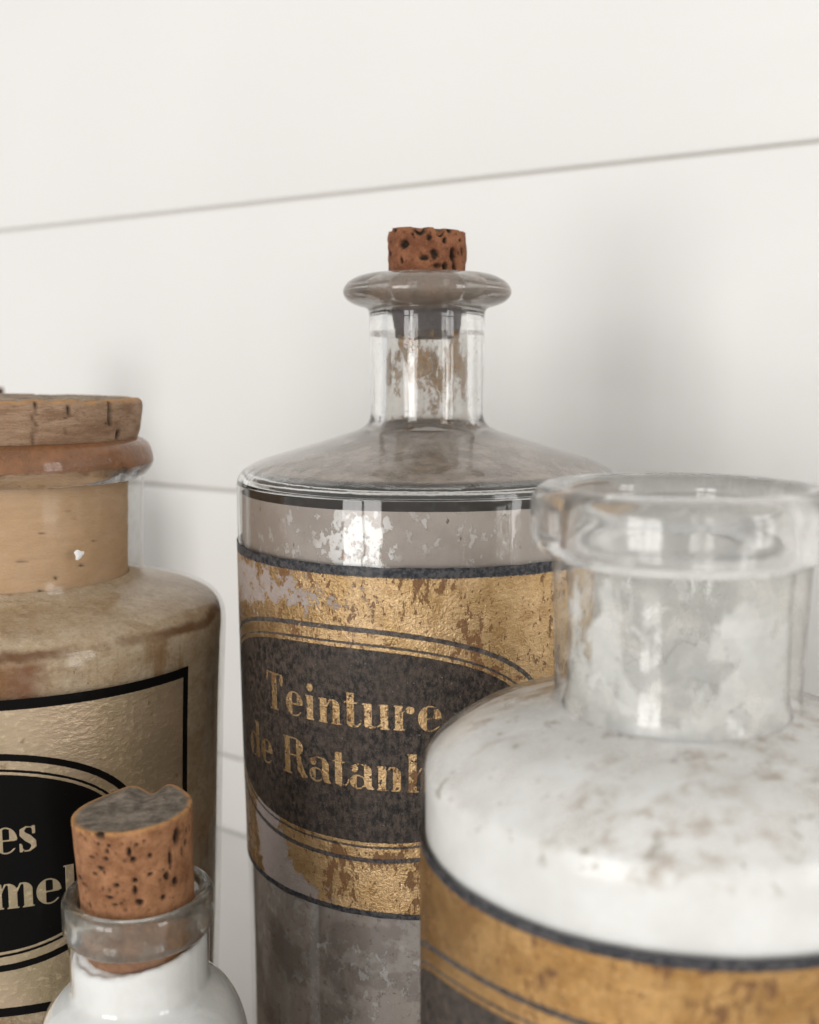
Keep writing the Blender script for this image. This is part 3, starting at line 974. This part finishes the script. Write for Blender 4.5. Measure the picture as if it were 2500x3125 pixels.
link("body_glass", lathe(spline(l_shell, 5), 160, wobble=0.12, seed=7), mat_thin("thin_dusty_glass_beige", 0.12, (0.60, 0.50, 0.38), 0.12, refl=0.55), lbot)
lp_ = spline(l_body, 5)
lres = offset_in(lp_, np.interp(lp_[:, 1], [128, 140], [1.35, 0.9])[:, None])
lres = np.concatenate([[(24.95, 145.5), (26.6, 145.0), (27.8, 144.2)], lres[1:]])
link("residue", lathe(lres, 128, wobble=0.12, seed=7), RES_BEIGE, lbot)
KL = 0.806
l_text = row([('e', 9.95 * KL, 4.6), ('s', 15.65 * KL, 3.95)], 95.8, 5.6, 7.6, 1.75)
l_text += row([('m', 8.6 * KL, 8.5), ('e', 19.6 * KL, 5.0), ('l', 26.4 * KL, 2.4)], 83.7, 5.5, 7.8, 1.75)
link("label", label_mesh(l_body, 59.6, 128.4, -54, 65, 0.25, 5, 93.6, 44, 23.9, 2.1, l_text), mat_label_black("brass_black_label", 128.4, 59.6, 65 * radius_at(l_body, 94) * math.pi / 180), lbot)

# a white paint fleck stuck to the neck
fa, fz, fr = R_(44.0), 153.6, 28.85
fl_v, fl_f = [], []
for ring, (k, h) in enumerate(((1.0, 0.0), (0.7, 0.16), (0.25, 0.22))):
    for i in range(14):
        t = 2 * math.pi * i / 14
        w = k * 1.1 * (1 + 0.22 * math.sin(3 * t + 1) + 0.12 * math.sin(5 * t))
        aa = fa + w * math.cos(t) / fr
        fl_v.append(((fr + h) * math.sin(aa) / 1000, -(fr + h) * math.cos(aa) / 1000, (fz + w * math.sin(t)) / 1000))
for r_ in range(2):
    fl_f += [(r_ * 14 + i, r_ * 14 + (i + 1) % 14, (r_ + 1) * 14 + (i + 1) % 14, (r_ + 1) * 14 + i) for i in range(14)]
fl_f.append(tuple(range(28, 42)))
fm = bpy.data.meshes.new("paint_fleck")
fm.from_pydata(fl_v, [], fl_f)
link("paint_fleck", fm, PAINT, lbot)

CORK2 = mat_cork("broad_weathered_cork", ((0.23, 0.135, 0.08), (0.38, 0.255, 0.165)), (0.27, 0.205, 0.14), (0.46, 0.24, 0.09), (0.5, 0.5, 2.2), low=(0.56, 0.36, 0.205), zlow=(171.6, 172.8))
ck = link("cork_stopper", cork_mesh(
    [(28.3, 187.6), (28.9, 187.1), (29.1, 185.6), (28.7, 181.0), (27.7, 178.0), (26.0, 176.6), (25.7, 172), (25.2, 166), (24.9, 156), (24.6, 144.6)], 29,
    [(70, 179.6, .5, 1.4, .8), (-4, 181.5, .9, .3, .5), (36, 148.2, .5, .3, .4), (30, 158.5, .8, .18, .35), (50, 150.3, .6, .25, .4), (20, 152.5, 1.2, .15, .3), (44, 163, .9, .15, .3), (28, 145.3, .5, .6, .5), (58, 155.5, .7, .15, .3)], 21, rough=0.13, chips=0.7, top_fn=lambda x, y: -0.018 * x,
    cracks=[(63, 181.4, 187.4, .75, 1.4), (27, 177.8, 187.0, .45, .8), (41, 180.0, 186.2, .35, .6), (4, 178, 187, .3, .6)], side_rows=120), CORK2)
ck.location = LB
tag(ck, "broad brown cork with cracked grey-brown head in the left bottle", "cork", "cork stoppers")

# ================================================================== right bottle, nearest the lens
RB = (0.0442, 0.18, 0.0)
r_body = [(20.5, 138.9), (22.2, 138.2), (27, 137.2), (33, 135.5), (38.0, 132.6), (40.4, 130.6), (41.5, 129.0), (42.0, 127.4), (42.25, 125.6), (42.3, 121), (42.3, 117), (42.2, 83), (42.0, 30), (41.8, 5), (41, 1.2), (39, .2), (1, .5)]
r_neck_out = [(18.6, 174.2), (19.4, 175.1), (21.2, 175.4), (23.0, 174.9), (24.1, 173.4), (24.5, 170.6), (24.4, 167.0), (23.6, 165.1), (21.9, 164.4), (20.8, 163.5)]
r_neck_in = [(18.4, 163.3), (18.2, 167), (18.3, 172.4)]
r_shell = [(20.8, 163.5), (20.6, 161), (20.2, 150), (20.0, 142), (20.1, 140)] + r_body
rb = thing("glass_bottle", RB, "open uncorked glass bottle at right, coated white inside, nearest and out of focus", "bottle", "old apothecary bottles")
link("neck", lathe(np.concatenate([spline(r_neck_out, 6), spline(r_neck_in, 6)]), 144, closed=True, wobble=0.10, seed=13), CLEAR_HAZY, rb)
link("body_glass", lathe(spline(r_shell, 5), 144, wobble=0.1, seed=13), THIN_WHITE, rb)
link("neck_lining", lathe(spline([(18.3, 163.4), (18.0, 158), (17.9, 148), (18.0, 141), (18.6, 138.9)], 5), 128), THIN_EDGE, rb)
link("residue", lathe(spline([(18.7, 138.3), (20.3, 137.8), (22.4, 137.2), (27, 136.2), (33, 134.4), (37.6, 131.6), (39.9, 129.8), (40.9, 128.9), (41.35, 128.2), (41.5, 127.2),
                              (41.5, 125), (41.5, 121), (41.5, 117), (41.4, 83), (41.2, 30), (41, 5), (40, 1.5), (1, 1.5)], 5), 128, wobble=0.1, seed=13), RES_WHITE, rb)
hp = lathe(spline([(17.75, 148), (17.6, 145), (17.2, 142.5), (15.6, 140.4), (12.5, 138.9), (8, 138.4), (3, 138.3), (0.05, 138.3)], 8), 160)
hc = np.empty(len(hp.vertices) * 3)
hp.vertices.foreach_get('co', hc)
hc = hc.reshape(-1, 3) * 1000
hr = np.hypot(hc[:, 0], hc[:, 1])
ha_ = np.degrees(np.arctan2(hc[:, 0], -hc[:, 1]))
pile = 0.25 + 0.9 * np.exp(-((ha_ + 55) / 26) ** 2) + 0.8 * np.exp(-((ha_ - 30) / 24) ** 2) + 0.6 * (np.abs(ha_) > 110)
lump = np.clip(0.55 + vnoise(hc, 5.0, 77, 4), 0, 2) * pile
hc[:, 2] = 138.0 + (hc[:, 2] - 138.0) * np.clip(lump * 1.1, 0.02, 1.3) + vnoise(hc + 40, 2.2, 71, 3) * 0.6
hp.vertices.foreach_set('co', (hc / 1000).ravel())
link("powder_heap", hp, RES_WHITE2, rb)
link("powder_smears", film_mesh([(18.0, 162), (17.95, 155), (17.8, 150), (17.7, 144), (17.8, 140.5), (18.6, 138.0)],
                                lambda a, z: np.interp(z, [138, 143, 150, 156, 162], [0.26, 0.10, 0.03, 0.0, -0.12]) + 0.13 * np.exp(-((a + 50) / 22) ** 2) + 0.16 * np.exp(-((a - 32) / 24) ** 2) - 0.05 * np.exp(-((a + 8) / 18) ** 2)), FILM_WHITE, rb)
link("label", label_mesh(r_body, 40.0, 117.0, -115, 40, 0.5, -38, 80, 62, 25.4, 2.45, [], miss=[(10, 110, 20, 6, 0.05)], rag=0.2),
     mat_label_worn("worn_gilt_label_near", 117.4, 40.0, (0.40, 0.215, 0.07), (0.53, 0.31, 0.12)), rb)

# ================================================================== small bottle in front at left
SB = (-0.0513, 0.2, 0.0)
s_body = [(12.95, 78.6), (13.3, 77.7), (14.9, 76.4), (17.0, 74.2), (18.9, 70.4), (20.0, 66), (20.5, 60), (20.5, 30), (20.5, 4), (19.8, .8), (18, .1), (1, .3)]
s_neck_out = [(11.3, 95.6), (11.8, 96.3), (12.9, 96.5), (13.7, 96.0), (14.0, 95.0), (14.0, 92.6), (13.95, 90.4), (13.6, 89.3), (13.1, 88.7)]
s_neck_in = [(11.8, 88.5), (11.3, 90.0), (11.15, 93.0)]
s_shell = [(13.1, 88.7), (13.05, 87), (12.95, 83), (12.9, 80.5)] + s_body
sb = thing("glass_bottle", SB, "small white-filled glass bottle with thick rim in front of the black label", "bottle", "old apothecary bottles")
link("neck", lathe(np.concatenate([spline(s_neck_out, 6), spline(s_neck_in, 6)]), 144, closed=True, wobble=0.05, seed=17), CLEAR_GREEN, sb)
link("body_glass", lathe(spline(s_shell, 5), 144, wobble=0.05, seed=17), THIN, sb)
link("residue", lathe(np.concatenate([[(12.5, 80.5), (12.55, 79.0)], offset_in(spline(s_body, 5), 0.45)[2:]]), 128), RES_WHITE2, sb)
pw = lathe(spline([(0.05, 85.0), (6, 85.0), (10.2, 85.2), (11.8, 85.6), (12.5, 84.8), (12.6, 82), (12.5, 77)], 6), 128)
pc = np.empty(len(pw.vertices) * 3)
pw.vertices.foreach_get('co', pc)
pc = pc.reshape(-1, 3)
top = np.clip((pc[:, 2] * 1000 - 81) / 3, 0, 1)
pc[:, 2] += top * (vnoise(pc * 1000, 3.0, 5, 4) * 0.8 + pc[:, 0] * 130.0 * np.clip(np.hypot(pc[:, 0], pc[:, 1]) * 1000 - 10.3, 0, 1) + 0.1) / 1000.0
pw.vertices.foreach_set('co', pc.ravel())
link("powder", pw, RES_WHITE2, sb)

CORK3 = mat_cork("orange_speckled_cork", ((0.22, 0.095, 0.042), (0.39, 0.19, 0.092)), (0.19, 0.158, 0.125), (0.50, 0.26, 0.10))
def s_top(x, y):
    back = np.clip((y - 2.0) / 8.0, 0, 1)
    notch = np.exp(-(((x - 1.2) / 2.2) ** 2)) * back
    return 0.045 * x + 1.4 * np.exp(-(((x + 2) / 3.5) ** 2)) * back * 0.6 + 0.9 * np.exp(-(((x - 5.5) / 3) ** 2)) * back - 1.7 * notch
ck = link("cork_stopper", cork_mesh(
    [(11.0, 112.2), (11.05, 111.2), (10.85, 106), (10.65, 100), (10.55, 95), (10.45, 90), (10.3, 85.2)], 11,
    [(60, 108.6, .75, 1.5, 1.3), (-20, 110.2, .35, .35, .5), (-9, 110, .35, .35, .5), (-11, 108.9, .3, .5, .5), (-29, 107.4, .6, .25, .5),
     (-13, 107.4, .4, .35, .5), (10, 108.4, .35, .9, .7), (13, 106.9, .5, .5, .7), (29, 107.0, .4, .4, .6), (50, 105.0, .4, 1.6, 1.0), (45, 102.2, .5, .8, .8),
     (73, 106.6, .5, .6, .7), (66, 105.3, .3, .9, .6), (-20, 105.5, .7, .4, .6), (-27, 104.2, .6, .25, .5), (-58, 102.2, 1.6, .35, .7), (-45, 101.3, 1.0, .25, .5),
     (14, 103.0, .5, .45, .6), (28, 103.6, .5, .3, .5), (-4, 102.3, .5, .4, .6), (13, 101.2, .35, .9, .7), (55, 100.6, .5, .8, .7), (17, 98.7, .7, .6, .8),
     (-12, 100, .6, .3, .5), (-7, 98.6, .5, .3, .5), (24, 110, .3, .3, .4), (17, 109.6, .3, .3, .4), (75, 108.6, .3, .5, .5), (83, 108.4, .3, .5, .5),
     (-62, 109, .3, .3, .4), (40, 98.5, .5, .4, .5), (-38, 97.6, .5, .3, .4), (-18, 112, .9, .9, .7)],
    31, rough=0.1, top_fn=s_top, nfine=60), CORK3)
ck.location = (SB[0] + 0.0029, SB[1], SB[2])
ck.rotation_euler = (0, R_(-1.8), 0)
tag(ck, "orange speckled cork with slanted grey top in the small bottle", "cork", "cork stoppers")

# ================================================================== bottle behind, of which only the cork tip shows
BB = (-0.1618, 0.42, 0.0)
bb = thing("glass_bottle", BB, "bottle farthest back, cut off by the left edge behind the broad cork", "bottle", "old apothecary bottles")
b_out = [(8.6, 178), (9.4, 179.4), (11.5, 179.6), (14.5, 178), (15.2, 175.5), (13.8, 173.2), (11.6, 172), (11.2, 168), (11.2, 156), (12.2, 153)]
b_in = [(10.2, 152), (9.2, 156), (9.1, 168), (8.9, 174)]
b_body = [(12.2, 153), (16, 151), (24, 147.5), (29.5, 143), (31, 137), (31, 60), (31, 5), (29, .3), (1, .4)]
link("neck", lathe(np.concatenate([spline(b_out, 5), spline(b_in, 5)]), 96, closed=True), CLEAR, bb)
link("body_glass", lathe(spline(b_body, 5), 96), THIN_DUSTY, bb)
link("residue", lathe(offset_in(spline(b_body, 5), 1.2), 96), RES_GREY, bb)
ck = link("cork_stopper", cork_mesh([(9.1, 187.3), (9.1, 185), (8.6, 179), (8.3, 174), (8.0, 168)], 9, [(60, 184, .8, .8, .9), (30, 182, .5, .9, .8)], 41, 0.15, chips=0.6, seg=120, side_rows=40), CORK1)
ck.location = BB
tag(ck, "dark cork tip barely showing at the left edge behind the broad cork", "cork", "cork stoppers")
